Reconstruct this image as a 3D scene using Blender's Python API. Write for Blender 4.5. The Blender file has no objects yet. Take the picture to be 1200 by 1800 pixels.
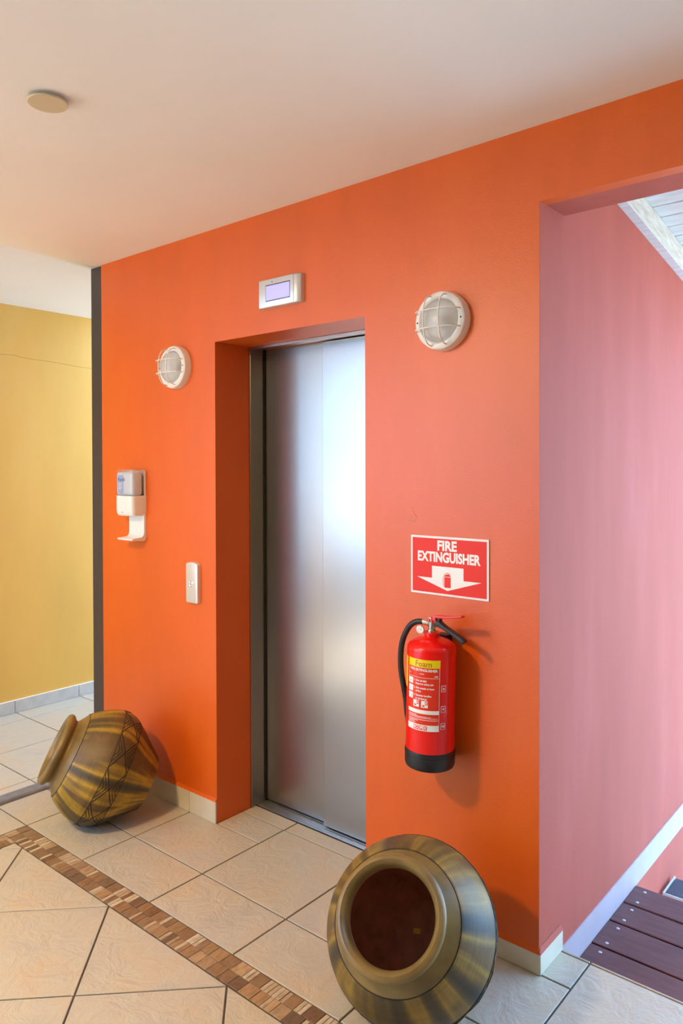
import bpy, bmesh, math, random
from math import sin, cos, pi, radians, sqrt, atan2
from mathutils import Vector, Matrix

random.seed(7)
S = bpy.context.scene
COL = S.collection

# ------------------------------------------------------------------ camera
CAM_POS = Vector((1.019, -2.173, 1.600))
YAW, PITCH, ROLL = radians(40.079), radians(0.707), radians(-0.133)
F_PX, CY = 1300.65, 838.83
fw0 = Vector((-sin(YAW), cos(YAW), 0)); rt0 = Vector((cos(YAW), sin(YAW), 0)); up0 = Vector((0, 0, 1))
fw = cos(PITCH) * fw0 - sin(PITCH) * up0
up1 = sin(PITCH) * fw0 + cos(PITCH) * up0
rt = cos(ROLL) * rt0 + sin(ROLL) * up1
up = -sin(ROLL) * rt0 + cos(ROLL) * up1
cd = bpy.data.cameras.new('camera')
cd.sensor_fit = 'VERTICAL'; cd.sensor_height = 36.0; cd.sensor_width = 24.0
cd.lens = F_PX / 1800 * 36.0
cd.shift_y = (CY - 900.0) / 1800.0
cd.clip_start = 0.02
camo = bpy.data.objects.new('camera', cd); COL.objects.link(camo)
m = Matrix((rt, up, -fw)).transposed().to_4x4(); m.translation = CAM_POS
camo.matrix_world = m
S.camera = camo

# ------------------------------------------------------------------ world, lights, exposure
S.view_settings.view_transform = 'Standard'
S.view_settings.look = 'None'
S.view_settings.exposure = 0.72
S.view_settings.gamma = 1.0
S.view_settings.use_curve_mapping = False
W = bpy.data.worlds.new('sky'); S.world = W; W.use_nodes = True
bg = W.node_tree.nodes['Background']
bg.inputs['Color'].default_value = (0.34, 0.62, 1.0, 1)
bg.inputs['Strength'].default_value = 5.0
sun = bpy.data.lights.new('sun', 'SUN'); sun.energy = 18.0; sun.angle = radians(.6); sun.color = (1.0, .92, .80)
suno = bpy.data.objects.new('sun', sun); COL.objects.link(suno)
suno.rotation_euler = Vector((.42, .50, -.76)).to_track_quat('-Z', 'Y').to_euler()

def portal(name, loc, rot, sx, sy):
    """marks an opening to the sky for the sampler (gives no light of its own)"""
    l = bpy.data.lights.new(name, 'AREA'); l.shape = 'RECTANGLE'; l.size = sx; l.size_y = sy
    l.cycles.is_portal = True
    o = bpy.data.objects.new(name, l); COL.objects.link(o); o.location = loc; o.rotation_euler = rot
    return o
LX = -3.738            # yellow wall
ZC = 2.668             # ceiling height
BY = -5.2              # back of the lobby
RX = 2.3               # right wall of the lobby
portal('sky_opening_left', (LX - .1, -3.85, 1.62), (0, radians(-90), 0), 2.0, 2.6)
portal('sky_opening_back', (-2.82, BY - .1, 1.62), (radians(90), 0, 0), 1.84, 1.66)
portal('sky_opening_stair', (1.15, 2.4, 1.0), (radians(-90), 0, 0), 2.3, 3.0)
portal('sky_opening_corridor', (-3.1, 3.0, 1.34), (radians(-90), 0, 0), 1.3, 2.66)
portal('sky_opening_court', (-3.1, 1.92, ZC + .05), (0, 0, 0), 1.3, 2.15)

# ------------------------------------------------------------------ materials
MATS = {}
def new_mat(name):
    mt = bpy.data.materials.new(name); mt.use_nodes = True
    nt = mt.node_tree; b = nt.nodes['Principled BSDF']
    MATS[name] = mt
    return mt, nt, b
def noise(nt, scale, detail=4, rough=.55, vec=None, mapping=None):
    n = nt.nodes.new('ShaderNodeTexNoise'); n.inputs['Scale'].default_value = scale
    n.inputs['Detail'].default_value = detail; n.inputs['Roughness'].default_value = rough
    if vec is None:
        tc = nt.nodes.new('ShaderNodeTexCoord'); vec = tc.outputs['Object']
    if mapping:
        mp = nt.nodes.new('ShaderNodeMapping'); mp.inputs['Scale'].default_value = mapping
        nt.links.new(vec, mp.inputs['Vector']); vec = mp.outputs['Vector']
    nt.links.new(vec, n.inputs['Vector'])
    return n
def ramp(nt, src, stops):
    r = nt.nodes.new('ShaderNodeValToRGB'); e = r.color_ramp.elements
    while len(e) < len(stops): e.new(0.5)
    for el, (p, c) in zip(e, stops):
        el.position = p; el.color = (*c, 1) if len(c) == 3 else c
    nt.links.new(src, r.inputs['Fac'])
    return r
def bump(nt, b, src, strength, dist=.01):
    bp = nt.nodes.new('ShaderNodeBump'); bp.inputs['Strength'].default_value = strength
    bp.inputs['Distance'].default_value = dist
    nt.links.new(src, bp.inputs['Height']); nt.links.new(bp.outputs['Normal'], b.inputs['Normal'])
def plain(name, col, rough=.5, metal=0, spec=.5, var=0.0, vscale=8, bmp=0, bscale=60, **kw):
    mt, nt, b = new_mat(name)
    b.inputs['Roughness'].default_value = rough; b.inputs['Metallic'].default_value = metal
    b.inputs['Specular IOR Level'].default_value = spec
    b.inputs['Base Color'].default_value = (*col, 1)
    if var:
        n = noise(nt, vscale)
        lo = tuple(max(0, c * (1 - var)) for c in col); hi = tuple(min(1, c * (1 + var)) for c in col)
        r = ramp(nt, n.outputs['Fac'], [(.3, lo), (.7, hi)])
        nt.links.new(r.outputs['Color'], b.inputs['Base Color'])
    if bmp:
        n2 = noise(nt, bscale, 3)
        bump(nt, b, n2.outputs['Fac'], bmp)
    for k, v in kw.items():
        b.inputs[k.replace('_', ' ')].default_value = v
    return mt

def mat_paint(name, col, scuff, rough=.45, streak=False, spec=.5, amount=.5):
    """wall paint with a soft, vertically brushed wear and fine plaster grain"""
    mt, nt, b = new_mat(name)
    b.inputs['Roughness'].default_value = rough; b.inputs['Specular IOR Level'].default_value = spec
    n = noise(nt, 2.3 if not streak else 3.2, 5, .6, mapping=(1, 1, .35) if not streak else (1.6, 1.2, .30))
    lo = tuple(c * .90 for c in col)
    r = ramp(nt, n.outputs['Fac'], [(.30, lo), (.55, col), (.80, scuff)])
    n3 = noise(nt, 90, 2)
    mx = nt.nodes.new('ShaderNodeMix'); mx.data_type = 'RGBA'; mx.blend_type = 'OVERLAY'
    mx.inputs[0].default_value = .10 * amount * 2
    nt.links.new(r.outputs['Color'], mx.inputs[6]); nt.links.new(n3.outputs['Color'], mx.inputs[7])
    nt.links.new(r.outputs['Color'], b.inputs['Base Color'])
    n2 = noise(nt, 170, 3)
    bump(nt, b, n2.outputs['Fac'], .12, .004)
    return mt
M_ORANGE = mat_paint('orange_paint', (.76, .120, .003), (.79, .145, .010), .41, spec=.62)
M_ROSE = mat_paint('faded_rose_paint', (.50, .118, .084), (.54, .145, .115), .7, True, spec=.15)
M_YELLOW = mat_paint('yellow_paint', (.74, .44, .085), (.78, .50, .13), .6)
M_OCHRE = mat_paint('ochre_paint', (.30, .20, .07), (.34, .24, .09), .6)
M_SHAFT = plain('pale_blue_grey_render', (.70, .73, .77), .8, var=.04)
M_CEIL = plain('cream_ceiling_paint', (.92, .86, .78), .8, var=.03, vscale=1.2, bmp=.05, bscale=120)
M_CEILW = plain('white_ceiling_paint', (.80, .81, .82), .8, var=.02, vscale=1.2)
M_OUTW = plain('pale_render', (.70, .66, .58), .8, var=.06)
M_PARAPET = plain('grey_parapet', (.33, .33, .34), .8, var=.08)
M_DARK = plain('dark_brown_metal', (.055, .042, .035), .5, var=.1, vscale=30)
M_GROUT = plain('grey_grout', (.085, .072, .058), .9, var=.15, vscale=40)
M_SKIRT = plain('cream_skirting_tile', (.72, .66, .52), .35, var=.05, vscale=10)
M_SKIRTB = plain('pale_grey_skirting_tile', (.52, .53, .52), .35, var=.10, vscale=14)
M_BAND = plain('whitewashed_band', (.52, .42, .47), .6, var=.05, vscale=12)
M_WHITE = plain('white_plastic', (.84, .83, .80), .35)
M_WHITEP = plain('white_enamel', (.86, .84, .79), .35)
M_BLACK = plain('black_rubber', (.012, .014, .018), .42)
M_RED = plain('red_enamel', (.88, .006, .004), .30, spec=.4, Coat_Weight=.25, Coat_Roughness=.05)
M_REDH = plain('red_lever_enamel', (.75, .035, .015), .35)
M_CHROME = plain('chrome', (.75, .75, .74), .18, 1)
M_SILVER = plain('satin_silver', (.66, .67, .67), .38, .55)
M_GREYST = plain('sill_steel', (.48, .49, .50), .35, .9)
M_GAP = plain('dark_gap', (.01, .01, .01), .9)
M_DISC = plain('beige_plastic', (.66, .54, .34), .6)
M_PRINTW = plain('white_print', (.92, .92, .91), .5)
M_PRINTR = plain('red_print', (.84, .035, .02), .5, spec=.3)
M_PRINTY = plain('yellow_print', (.93, .72, .0), .4)
M_PRINTB = plain('brown_print', (.45, .16, .02), .5)
M_PRINTBL = plain('blue_print', (.04, .12, .45), .5)
M_PRINTLB = plain('pale_blue_print', (.42, .52, .78), .5)
M_GROUND = plain('pale_concrete_ground', (.55, .52, .46), .9, var=.1, vscale=2)
M_CRACK = plain('crack_line', (.40, .27, .05), .9)
M_SCREW = plain('screw_steel', (.6, .62, .64), .35, .8)
M_SCRAP = plain('yellow_scrap', (.75, .55, .08), .7)
M_GALV = plain('galvanised_grey', (.55, .57, .58), .5, .3, var=.12, vscale=30)

def mat_tile(name, base, warm, cool):
    mt, nt, b = new_mat(name)
    tc = nt.nodes.new('ShaderNodeTexCoord'); oi = nt.nodes.new('ShaderNodeObjectInfo')
    geo = nt.nodes.new('ShaderNodeNewGeometry')
    add = nt.nodes.new('ShaderNodeVectorMath'); add.operation = 'ADD'
    mul = nt.nodes.new('ShaderNodeVectorMath'); mul.operation = 'SCALE'; mul.inputs[0].default_value = (7, 13, 5)
    nt.links.new(oi.outputs['Random'], mul.inputs['Scale'])
    nt.links.new(geo.outputs['Position'], add.inputs[0]); nt.links.new(mul.outputs[0], add.inputs[1])
    n = noise(nt, 4.5, 5, .6, vec=add.outputs[0])
    r = ramp(nt, n.outputs['Fac'], [(.30, cool), (.5, base), (.72, warm)])
    # fine specks
    n2 = noise(nt, 130, 2, .5, vec=add.outputs[0])
    r2 = ramp(nt, n2.outputs['Fac'], [(.22, (.80, .78, .76)), (.40, (1, 1, 1))])
    mx = nt.nodes.new('ShaderNodeMix'); mx.data_type = 'RGBA'; mx.blend_type = 'MULTIPLY'; mx.inputs[0].default_value = .6
    nt.links.new(r.outputs['Color'], mx.inputs[6]); nt.links.new(r2.outputs['Color'], mx.inputs[7])
    nt.links.new(mx.outputs[2], b.inputs['Base Color'])
    # riven relief
    n3 = noise(nt, 9, 6, .62, vec=add.outputs[0]); n3.inputs['Distortion'].default_value = 1.2
    bump(nt, b, n3.outputs['Fac'], .42, .022)
    b.inputs['Roughness'].default_value = .38
    return mt
M_TILE = mat_tile('cream_riven_tile', (.545, .505, .415), (.58, .475, .345), (.49, .465, .41))

def mat_mosaic(name, cols):
    mt, nt, b = new_mat(name)
    oi = nt.nodes.new('ShaderNodeObjectInfo'); geo = nt.nodes.new('ShaderNodeNewGeometry')
    r = ramp(nt, oi.outputs['Random'], [(i / (len(cols) - 1), c) for i, c in enumerate(cols)])
    n = noise(nt, 70, 4, .65, vec=geo.outputs['Position'], mapping=(1, .35, 1))
    r2 = ramp(nt, n.outputs['Fac'], [(.30, (.5, .45, .40)), (.55, (1, 1, 1)), (.75, (1.0, .96, .9))])
    mx = nt.nodes.new('ShaderNodeMix'); mx.data_type = 'RGBA'; mx.blend_type = 'MULTIPLY'; mx.inputs[0].default_value = .8
    nt.links.new(r.outputs['Color'], mx.inputs[6]); nt.links.new(r2.outputs['Color'], mx.inputs[7])
    nt.links.new(mx.outputs[2], b.inputs['Base Color'])
    bump(nt, b, n.outputs['Fac'], .35, .004)
    b.inputs['Roughness'].default_value = .5
    return mt
M_MOS = mat_mosaic('brown_travertine', [(.20, .11, .055), (.34, .20, .10), (.26, .16, .09), (.42, .26, .13), (.16, .10, .06), (.38, .25, .15), (.50, .34, .19)])
M_MOSL = mat_mosaic('cream_travertine', [(.58, .47, .33), (.66, .57, .44), (.46, .34, .21), (.62, .52, .38)])

def mat_steel(name, base, rough):
    mt, nt, b = new_mat(name)
    b.inputs['Metallic'].default_value = 1; b.inputs['Base Color'].default_value = (*base, 1)
    n = noise(nt, 6, 4, .6, mapping=(1, 1, 60))
    r = ramp(nt, n.outputs['Fac'], [(.3, (rough * .9,) * 3), (.7, (rough * 1.12,) * 3)])
    b.inputs['Roughness'].default_value = rough
    b.inputs['Anisotropic'].default_value = .0
    n2 = noise(nt, 3.0, 3, .6)
    r2 = ramp(nt, n2.outputs['Fac'], [(.3, tuple(c * .93 for c in base)), (.7, base)])
    nt.links.new(r2.outputs['Color'], b.inputs['Base Color'])
    return mt
M_STEEL2 = mat_steel('brushed_steel_rear_panel', (.46, .45, .425), .31)
M_STEEL = mat_steel('brushed_steel', (.45, .45, .445), .29)

def mat_deck(name):
    mt, nt, b = new_mat(name)
    tc = nt.nodes.new('ShaderNodeTexCoord')
    n = noise(nt, 12, 5, .6, vec=tc.outputs['Object'], mapping=(.5, 3, 1))
    r = ramp(nt, n.outputs['Fac'], [(.3, (.095, .028, .028)), (.7, (.17, .055, .055))])
    nt.links.new(r.outputs['Color'], b.inputs['Base Color'])
    w = nt.nodes.new('ShaderNodeTexWave'); w.bands_direction = 'Y'; w.inputs['Scale'].default_value = 60
    nt.links.new(tc.outputs['Object'], w.inputs['Vector'])
    bump(nt, b, w.outputs['Fac'], .5, .003)
    b.inputs['Roughness'].default_value = .5
    return mt
M_DECK = mat_deck('ribbed_brown_decking')
M_TREAD = plain('dark_weathered_tread', (.035, .05, .075), .5, var=.2, vscale=20)

def mat_whitewash(name, a, c, sc=(1, 1, 1)):
    mt, nt, b = new_mat(name)
    n = noise(nt, 9, 5, .65, mapping=sc)
    r = ramp(nt, n.outputs['Fac'], [(.35, a), (.65, c)])
    nt.links.new(r.outputs['Color'], b.inputs['Base Color'])
    b.inputs['Roughness'].default_value = .7
    bump(nt, b, n.outputs['Fac'], .2, .005)
    return mt
M_RAFTER = mat_whitewash('whitewashed_rafter', (.55, .48, .36), (.76, .73, .66), (3, 1, 6))
M_BOARD = mat_whitewash('white_roof_board', (.68, .68, .66), (.84, .85, .86), (.6, 4, 1))

def mat_pot(name, seed, yel=(.50, .32, .025)):
    """glazed clay: meridian stripes of ochre and smoky olive, fine turning lines"""
    mt, nt, b = new_mat(name)
    tc = nt.nodes.new('ShaderNodeTexCoord'); sx = nt.nodes.new('ShaderNodeSeparateXYZ')
    nt.links.new(tc.outputs['Object'], sx.inputs[0])
    at = nt.nodes.new('ShaderNodeMath'); at.operation = 'ARCTAN2'
    nt.links.new(sx.outputs['Y'], at.inputs[0]); nt.links.new(sx.outputs['X'], at.inputs[1])
    # unit-circle coordinates so the stripes close up
    cs = nt.nodes.new('ShaderNodeMath'); cs.operation = 'COSINE'; sn = nt.nodes.new('ShaderNodeMath'); sn.operation = 'SINE'
    nt.links.new(at.outputs[0], cs.inputs[0]); nt.links.new(at.outputs[0], sn.inputs[0])
    zz = nt.nodes.new('ShaderNodeMath'); zz.operation = 'MULTIPLY_ADD'; zz.inputs[1].default_value = .55; zz.inputs[2].default_value = seed
    nt.links.new(sx.outputs['Z'], zz.inputs[0])
    cb = nt.nodes.new('ShaderNodeCombineXYZ')
    nt.links.new(cs.outputs[0], cb.inputs[0]); nt.links.new(sn.outputs[0], cb.inputs[1]); nt.links.new(zz.outputs[0], cb.inputs[2])
    n = noise(nt, 2.6, 2.5, .5, vec=cb.outputs[0])
    r = ramp(nt, n.outputs['Fac'], [(.34, (.038, .036, .030)), (.43, (.085, .066, .030)), (.50, (.17, .11, .030)), (.565, yel), (.65, (.15, .09, .028))])
    # turning lines
    n2 = noise(nt, 3, 4, .6, mapping=(1.2, 1.2, 70))
    r2 = ramp(nt, n2.outputs['Fac'], [(.30, (.72, .70, .68)), (.62, (1.08, 1.07, 1.05))])
    mx = nt.nodes.new('ShaderNodeMix'); mx.data_type = 'RGBA'; mx.blend_type = 'MULTIPLY'; mx.inputs[0].default_value = .75
    nt.links.new(r.outputs['Color'], mx.inputs[6]); nt.links.new(r2.outputs['Color'], mx.inputs[7])
    nt.links.new(mx.outputs[2], b.inputs['Base Color'])
    bump(nt, b, n2.outputs['Fac'], .12, .003)
    # worn, cloudy patches in the glaze
    n4 = noise(nt, 11, 5, .65)
    r4 = ramp(nt, n4.outputs['Fac'], [(.35, (.62, .62, .64)), (.62, (1.15, 1.12, 1.05))])
    mx2 = nt.nodes.new('ShaderNodeMix'); mx2.data_type = 'RGBA'; mx2.blend_type = 'MULTIPLY'; mx2.inputs[0].default_value = .8
    nt.links.new(mx.outputs[2], mx2.inputs[6]); nt.links.new(r4.outputs['Color'], mx2.inputs[7])
    nt.links.new(mx2.outputs[2], b.inputs['Base Color'])
    rr_ = ramp(nt, n4.outputs['Fac'], [(.3, (.42,) * 3), (.7, (.58,) * 3)])
    nt.links.new(rr_.outputs['Color'], b.inputs['Roughness'])
    return mt
M_POTA = mat_pot('striped_clay_glaze', 3.1)
M_POTB = mat_pot('smoky_clay_glaze', 9.4, (.32, .21, .04))
M_RIM = plain('olive_clay_rim', (.22, .145, .045), .36, var=.32, vscale=9)
M_POTIN = plain('dark_red_clay', (.40, .17, .105), .5, var=.35, vscale=14, bmp=.2, bscale=30)
M_GROOVE = plain('carved_dark_line', (.022, .014, .006), .7)

def mat_glass(name, col, rough, trans=.9):
    mt, nt, b = new_mat(name)
    b.inputs['Base Color'].default_value = (*col, 1); b.inputs['Roughness'].default_value = rough
    b.inputs['Transmission Weight'].default_value = trans; b.inputs['IOR'].default_value = 1.3
    return mt
M_GLASS = mat_glass('ribbed_lamp_glass', (.97, .98, .97), .20, .60)
M_CLEAR = mat_glass('clear_plastic', (.98, .98, .99), .05, .95); M_CLEAR.node_tree.nodes['Principled BSDF'].inputs['IOR'].default_value = 1.18
def mat_screen():
    mt, nt, b = new_mat('backlit_screen')
    b.inputs['Base Color'].default_value = (.42, .42, .78, 1); b.inputs['Roughness'].default_value = .25
    b.inputs['Emission Color'].default_value = (.45, .43, .95, 1); b.inputs['Emission Strength'].default_value = .35
    return mt
M_SCREEN = mat_screen()
def mat_warm():  # glow of the added lamp behind the camera
    mt, nt, b = new_mat('added_lamp_diffuser')
    b.inputs['Base Color'].default_value = (.9, .85, .75, 1)
    b.inputs['Emission Color'].default_value = (1, .62, .27, 1); b.inputs['Emission Strength'].default_value = 6
    return mt
M_WARM = mat_warm()

# ------------------------------------------------------------------ mesh helpers
def link(name, me, mat, parent=None):
    o = bpy.data.objects.new(name, me); COL.objects.link(o)
    if mat is not None and not me.materials: me.materials.append(mat)
    if parent is not None: o.parent = parent
    return o
def from_bm(name, bm, mat, parent=None, smooth=False):
    me = bpy.data.meshes.new(name)
    bmesh.ops.recalc_face_normals(bm, faces=bm.faces)
    bm.to_mesh(me); bm.free()
    if smooth:
        for p in me.polygons: p.use_smooth = True
    return link(name, me, mat, parent)
def from_py(name, vs, fs, mat, parent=None, smooth=False, fix=False):
    me = bpy.data.meshes.new(name); me.from_pydata([tuple(v) for v in vs], [], fs); me.update()
    if fix:
        bm = bmesh.new(); bm.from_mesh(me); bmesh.ops.recalc_face_normals(bm, faces=bm.faces); bm.to_mesh(me); bm.free()
    if smooth:
        for p in me.polygons: p.use_smooth = True
    return link(name, me, mat, parent)
def tag(o, label, cat, group=None, kind=None):
    o['label'] = label; o['category'] = cat
    if group: o['group'] = group
    if kind: o['kind'] = kind
    return o
def thing(name, label, cat, loc=(0, 0, 0), group=None, kind=None):
    o = bpy.data.objects.new(name, None); COL.objects.link(o); o.location = loc
    o.empty_display_size = .05
    return tag(o, label, cat, group, kind)
def box_bm(lo, hi, bevel=0, seg=2, bm=None):
    own = bm is None
    b2 = bmesh.new()
    bmesh.ops.create_cube(b2, size=1)
    for v in b2.verts:
        v.co = Vector(((lo[i] + hi[i]) / 2 + v.co[i] * (hi[i] - lo[i]) for i in range(3)))
    if bevel:
        bmesh.ops.bevel(b2, geom=list(b2.edges), offset=bevel, segments=seg, affect='EDGES', profile=.5)
    if own: return b2
    me = bpy.data.meshes.new('tmp'); b2.to_mesh(me); b2.free(); bm.from_mesh(me); bpy.data.meshes.remove(me)
    return bm
def box(name, lo, hi, mat, parent=None, bevel=0, seg=2):
    return from_bm(name, box_bm(lo, hi, bevel, seg), mat, parent, smooth=False)
def shade_auto(o, ang=40):
    me = o.data
    for p in me.polygons: p.use_smooth = True
    bm = bmesh.new(); bm.from_mesh(me)
    for e in bm.edges:
        if len(e.link_faces) == 2 and e.calc_face_angle(0) > radians(ang): e.smooth = False
    bm.to_mesh(me); bm.free()
    return o
def prism(name, poly, axis, a, b, mat, parent=None, bevel=0):
    """poly: 2D outline; axis 'x','y','z' is the extrusion axis from a to b"""
    bm = bmesh.new()
    def P(p, t):
        return {'x': (t, p[0], p[1]), 'y': (p[0], t, p[1]), 'z': (p[0], p[1], t)}[axis]
    v0 = [bm.verts.new(P(p, a)) for p in poly]; v1 = [bm.verts.new(P(p, b)) for p in poly]
    n = len(poly)
    bm.faces.new(v0); bm.faces.new(v1[::-1])
    for i in range(n): bm.faces.new((v0[i], v0[(i + 1) % n], v1[(i + 1) % n], v1[i]))
    bmesh.ops.recalc_face_normals(bm, faces=bm.faces)
    if bevel:
        bmesh.ops.bevel(bm, geom=list(bm.edges), offset=bevel, segments=2, affect='EDGES', profile=.5)
    return from_bm(name, bm, mat, parent)
def lathe(name, prof, mat, parent=None, n=64, closed=False, smooth=True, ang=35):
    """prof: (r, z) outline turned round local z"""
    vs, fs = [], []
    for r, z in prof:
        for k in range(n):
            t = 2 * pi * k / n; vs.append((r * cos(t), r * sin(t), z))
    m_ = len(prof)
    for i in range(m_ - 1 if not closed else m_):
        j = (i + 1) % m_
        for k in range(n):
            k2 = (k + 1) % n
            fs.append((i * n + k, i * n + k2, j * n + k2, j * n + k))
    o = from_py(name, vs, fs, mat, parent, smooth=False)
    bm = bmesh.new(); bm.from_mesh(o.data)
    bmesh.ops.remove_doubles(bm, verts=bm.verts, dist=1e-5)
    bmesh.ops.recalc_face_normals(bm, faces=bm.faces); bm.to_mesh(o.data); bm.free()
    if smooth: shade_auto(o, ang)
    return o
def tube_geo(pts, rad, n=8, closed=False):
    pts = [Vector(p) for p in pts]; vs, fs = [], []
    m_ = len(pts)
    rads = rad if isinstance(rad, (list, tuple)) else [rad] * m_
    prev = None
    for i, p in enumerate(pts):
        a = pts[(i - 1) % m_] if (closed or i > 0) else p
        b = pts[(i + 1) % m_] if (closed or i < m_ - 1) else p
        d = (b - a).normalized()
        if prev is None:
            h = Vector((0, 0, 1)) if abs(d.z) < .9 else Vector((1, 0, 0))
        else: h = prev
        u = (h - d * h.dot(d)).normalized(); prev = u
        w = d.cross(u)
        for k in range(n):
            t = 2 * pi * k / n
            vs.append(p + (u * cos(t) + w * sin(t)) * rads[i])
    for i in range(m_ if closed else m_ - 1):
        j = (i + 1) % m_
        for k in range(n):
            k2 = (k + 1) % n; fs.append((i * n + k, i * n + k2, j * n + k2, j * n + k))
    if not closed:
        fs.append(tuple(range(n))[::-1]); fs.append(tuple((m_ - 1) * n + k for k in range(n)))
    return vs, fs
def tube(name, pts, rad, mat, parent=None, n=10, closed=False):
    vs, fs = tube_geo(pts, rad, n, closed)
    return shade_auto(from_py(name, vs, fs, mat, parent, fix=True), 50)
def tubes(name, lists, rad, mat, parent=None, n=5):
    V, F = [], []
    for pts in lists:
        vs, fs = tube_geo(pts, rad, n); o = len(V); V += vs; F += [tuple(i + o for i in f) for f in fs]
    return from_py(name, V, F, mat, parent, smooth=True, fix=True)
def smooth_path(pts, k=8):
    """Catmull-Rom through points"""
    pts = [Vector(p) for p in pts]; out = []
    for i in range(len(pts) - 1):
        p0 = pts[max(i - 1, 0)]; p1 = pts[i]; p2 = pts[i + 1]; p3 = pts[min(i + 2, len(pts) - 1)]
        for j in range(k):
            t = j / k
            out.append(.5 * ((2 * p1) + (p2 - p0) * t + (2 * p0 - 5 * p1 + 4 * p2 - p3) * t * t + (3 * p1 - p0 - 3 * p2 + p3) * t ** 3))
    out.append(pts[-1]); return out
def text_mesh(s, size, bold=0.0, sx=1.0, align='CENTER'):
    """lettering as a flat mesh in local x/y"""
    cu = bpy.data.curves.new('lettering', 'FONT'); cu.body = s; cu.size = size; cu.offset = bold * size
    cu.align_x = align; cu.align_y = 'CENTER'; cu.dimensions = '2D'; cu.fill_mode = 'BOTH'; cu.resolution_u = 3
    ob = bpy.data.objects.new('lettering', cu); COL.objects.link(ob)
    dg = bpy.context.evaluated_depsgraph_get(); dg.update()
    me = bpy.data.meshes.new_from_object(ob.evaluated_get(dg))
    bpy.data.objects.remove(ob); bpy.data.curves.remove(cu)
    vs = [(v.co.x * sx, v.co.y) for v in me.vertices]; fs = [tuple(p.vertices) for p in me.polygons]
    bpy.data.meshes.remove(me)
    return vs, fs

def clip_poly(poly, a, b, c):
    """keep the part with a*x+b*y <= c"""
    out = []
    n = len(poly)
    for i in range(n):
        p, q = poly[i], poly[(i + 1) % n]
        dp, dq = a * p[0] + b * p[1] - c, a * q[0] + b * q[1] - c
        if dp <= 1e-9: out.append(p)
        if (dp < -1e-9 and dq > 1e-9) or (dp > 1e-9 and dq < -1e-9):
            t = dp / (dp - dq); out.append((p[0] + (q[0] - p[0]) * t, p[1] + (q[1] - p[1]) * t))
    return out
def area(poly):
    return .5 * sum(poly[i][0] * poly[(i + 1) % len(poly)][1] - poly[(i + 1) % len(poly)][0] * poly[i][1] for i in range(len(poly)))
def inset(poly, d):
    n = len(poly); out = poly
    for i in range(n):
        p, q = poly[i], poly[(i + 1) % n]
        L = sqrt((q[0] - p[0]) ** 2 + (q[1] - p[1]) ** 2)
        if L < 1e-6: continue
        nx, ny = (q[1] - p[1]) / L, -(q[0] - p[0]) / L      # outward for CCW
        out = clip_poly(out, nx, ny, nx * p[0] + ny * p[1] - d)
        if len(out) < 3: return []
    return out
def slab(name, poly, gap, mat, parent, z=0, depth=.012, ch=.0015, zj=0):
    """one tile: shrunken polygon with a small chamfer, origin at its middle"""
    if len(poly) < 3: return None
    if area(poly) < 0: poly = poly[::-1]
    p1 = inset(poly, gap)
    if len(p1) < 3 or abs(area(p1)) < 2e-5: return None
    p2 = inset(p1, ch)
    if len(p2) != len(p1): p2 = p1
    cx = sum(p[0] for p in p1) / len(p1); cy = sum(p[1] for p in p1) / len(p1)
    n = len(p1)
    vs = [(p[0] - cx, p[1] - cy, -depth) for p in p1] + [(p[0] - cx, p[1] - cy, -ch) for p in p1] + [(p[0] - cx, p[1] - cy, 0) for p in p2]
    fs = [tuple(range(2 * n, 3 * n)), tuple(range(n))[::-1]]
    for k in (0, n):
        for i in range(n):
            j = (i + 1) % n; fs.append((k + i, k + j, k + n + j, k + n + i))
    o = from_py(name, vs, fs, mat, parent)
    o.location = (cx, cy, z + zj)
    return o

# ------------------------------------------------------------------ the setting
XL, XN, XR = -2.4554, -1.547, -0.6935        # wall left end, niche left, niche right
ZN = 2.165; ZL = 2.432                        # niche head, lintel of the stair opening
TH = .185                                     # lintel thickness
SFZ = -.10                                    # deck level

def quad_mesh(name, quads, mat, kind_label, cat):
    vs, fs = [], []
    for q in quads:
        o = len(vs); vs += q; fs.append(tuple(range(o, o + len(q))))
    ob = from_py(name, vs, fs, mat)
    return tag(ob, kind_label, cat, kind='structure')

# orange wall: solid blocks round the lift niche and over the stair opening
bm = bmesh.new()
box_bm((XL, 0, -.02), (XN, .60, ZC + .02), bm=bm)
box_bm((XN, 0, ZN), (XR, .60, ZC + .02), bm=bm)
box_bm((XR, 0, -.02), (0.0, .0015, ZC + .02), bm=bm)
box_bm((XR, .0015, -.02), (-.004, .60, ZC + .02), bm=bm)
box_bm((0.0, 0, ZL), (RX + .1, .05, ZC + .02), bm=bm)
wall_front = from_bm('wall_front', bm, M_ORANGE)
tag(wall_front, 'orange painted wall around the lift doorway', 'wall', kind='structure')
tube('plaster_crack', [(-.473, .0002, 1.462), (-.487, .0002, 1.456), (-.463, .0002, 1.428), (-.472, .0002, 1.408), (-.507, .0002, 1.417)], .0011, M_CRACK, wall_front, 5)
lin2 = box('lintel_rear', (0, .05, ZL + .0005), (RX + .1, TH, ZC + .02), M_ROSE, wall_front)
# rose side wall that runs back beside the steps
wall_right = box('wall_right', (-.0035, .0015, -1.2), (0.0005, 3.3, 3.2), M_ROSE)
tag(wall_right, 'faded rose painted side wall running back beside the deck steps', 'wall', kind='structure')
# shaft body behind, along the corridor
sh = box('wall_shaft', (XL, .60, -.02), (-.30, 3.0, ZC + .02), M_SHAFT)
tag(sh, 'rendered lift shaft wall hidden behind the orange wall', 'wall', kind='structure')
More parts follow.
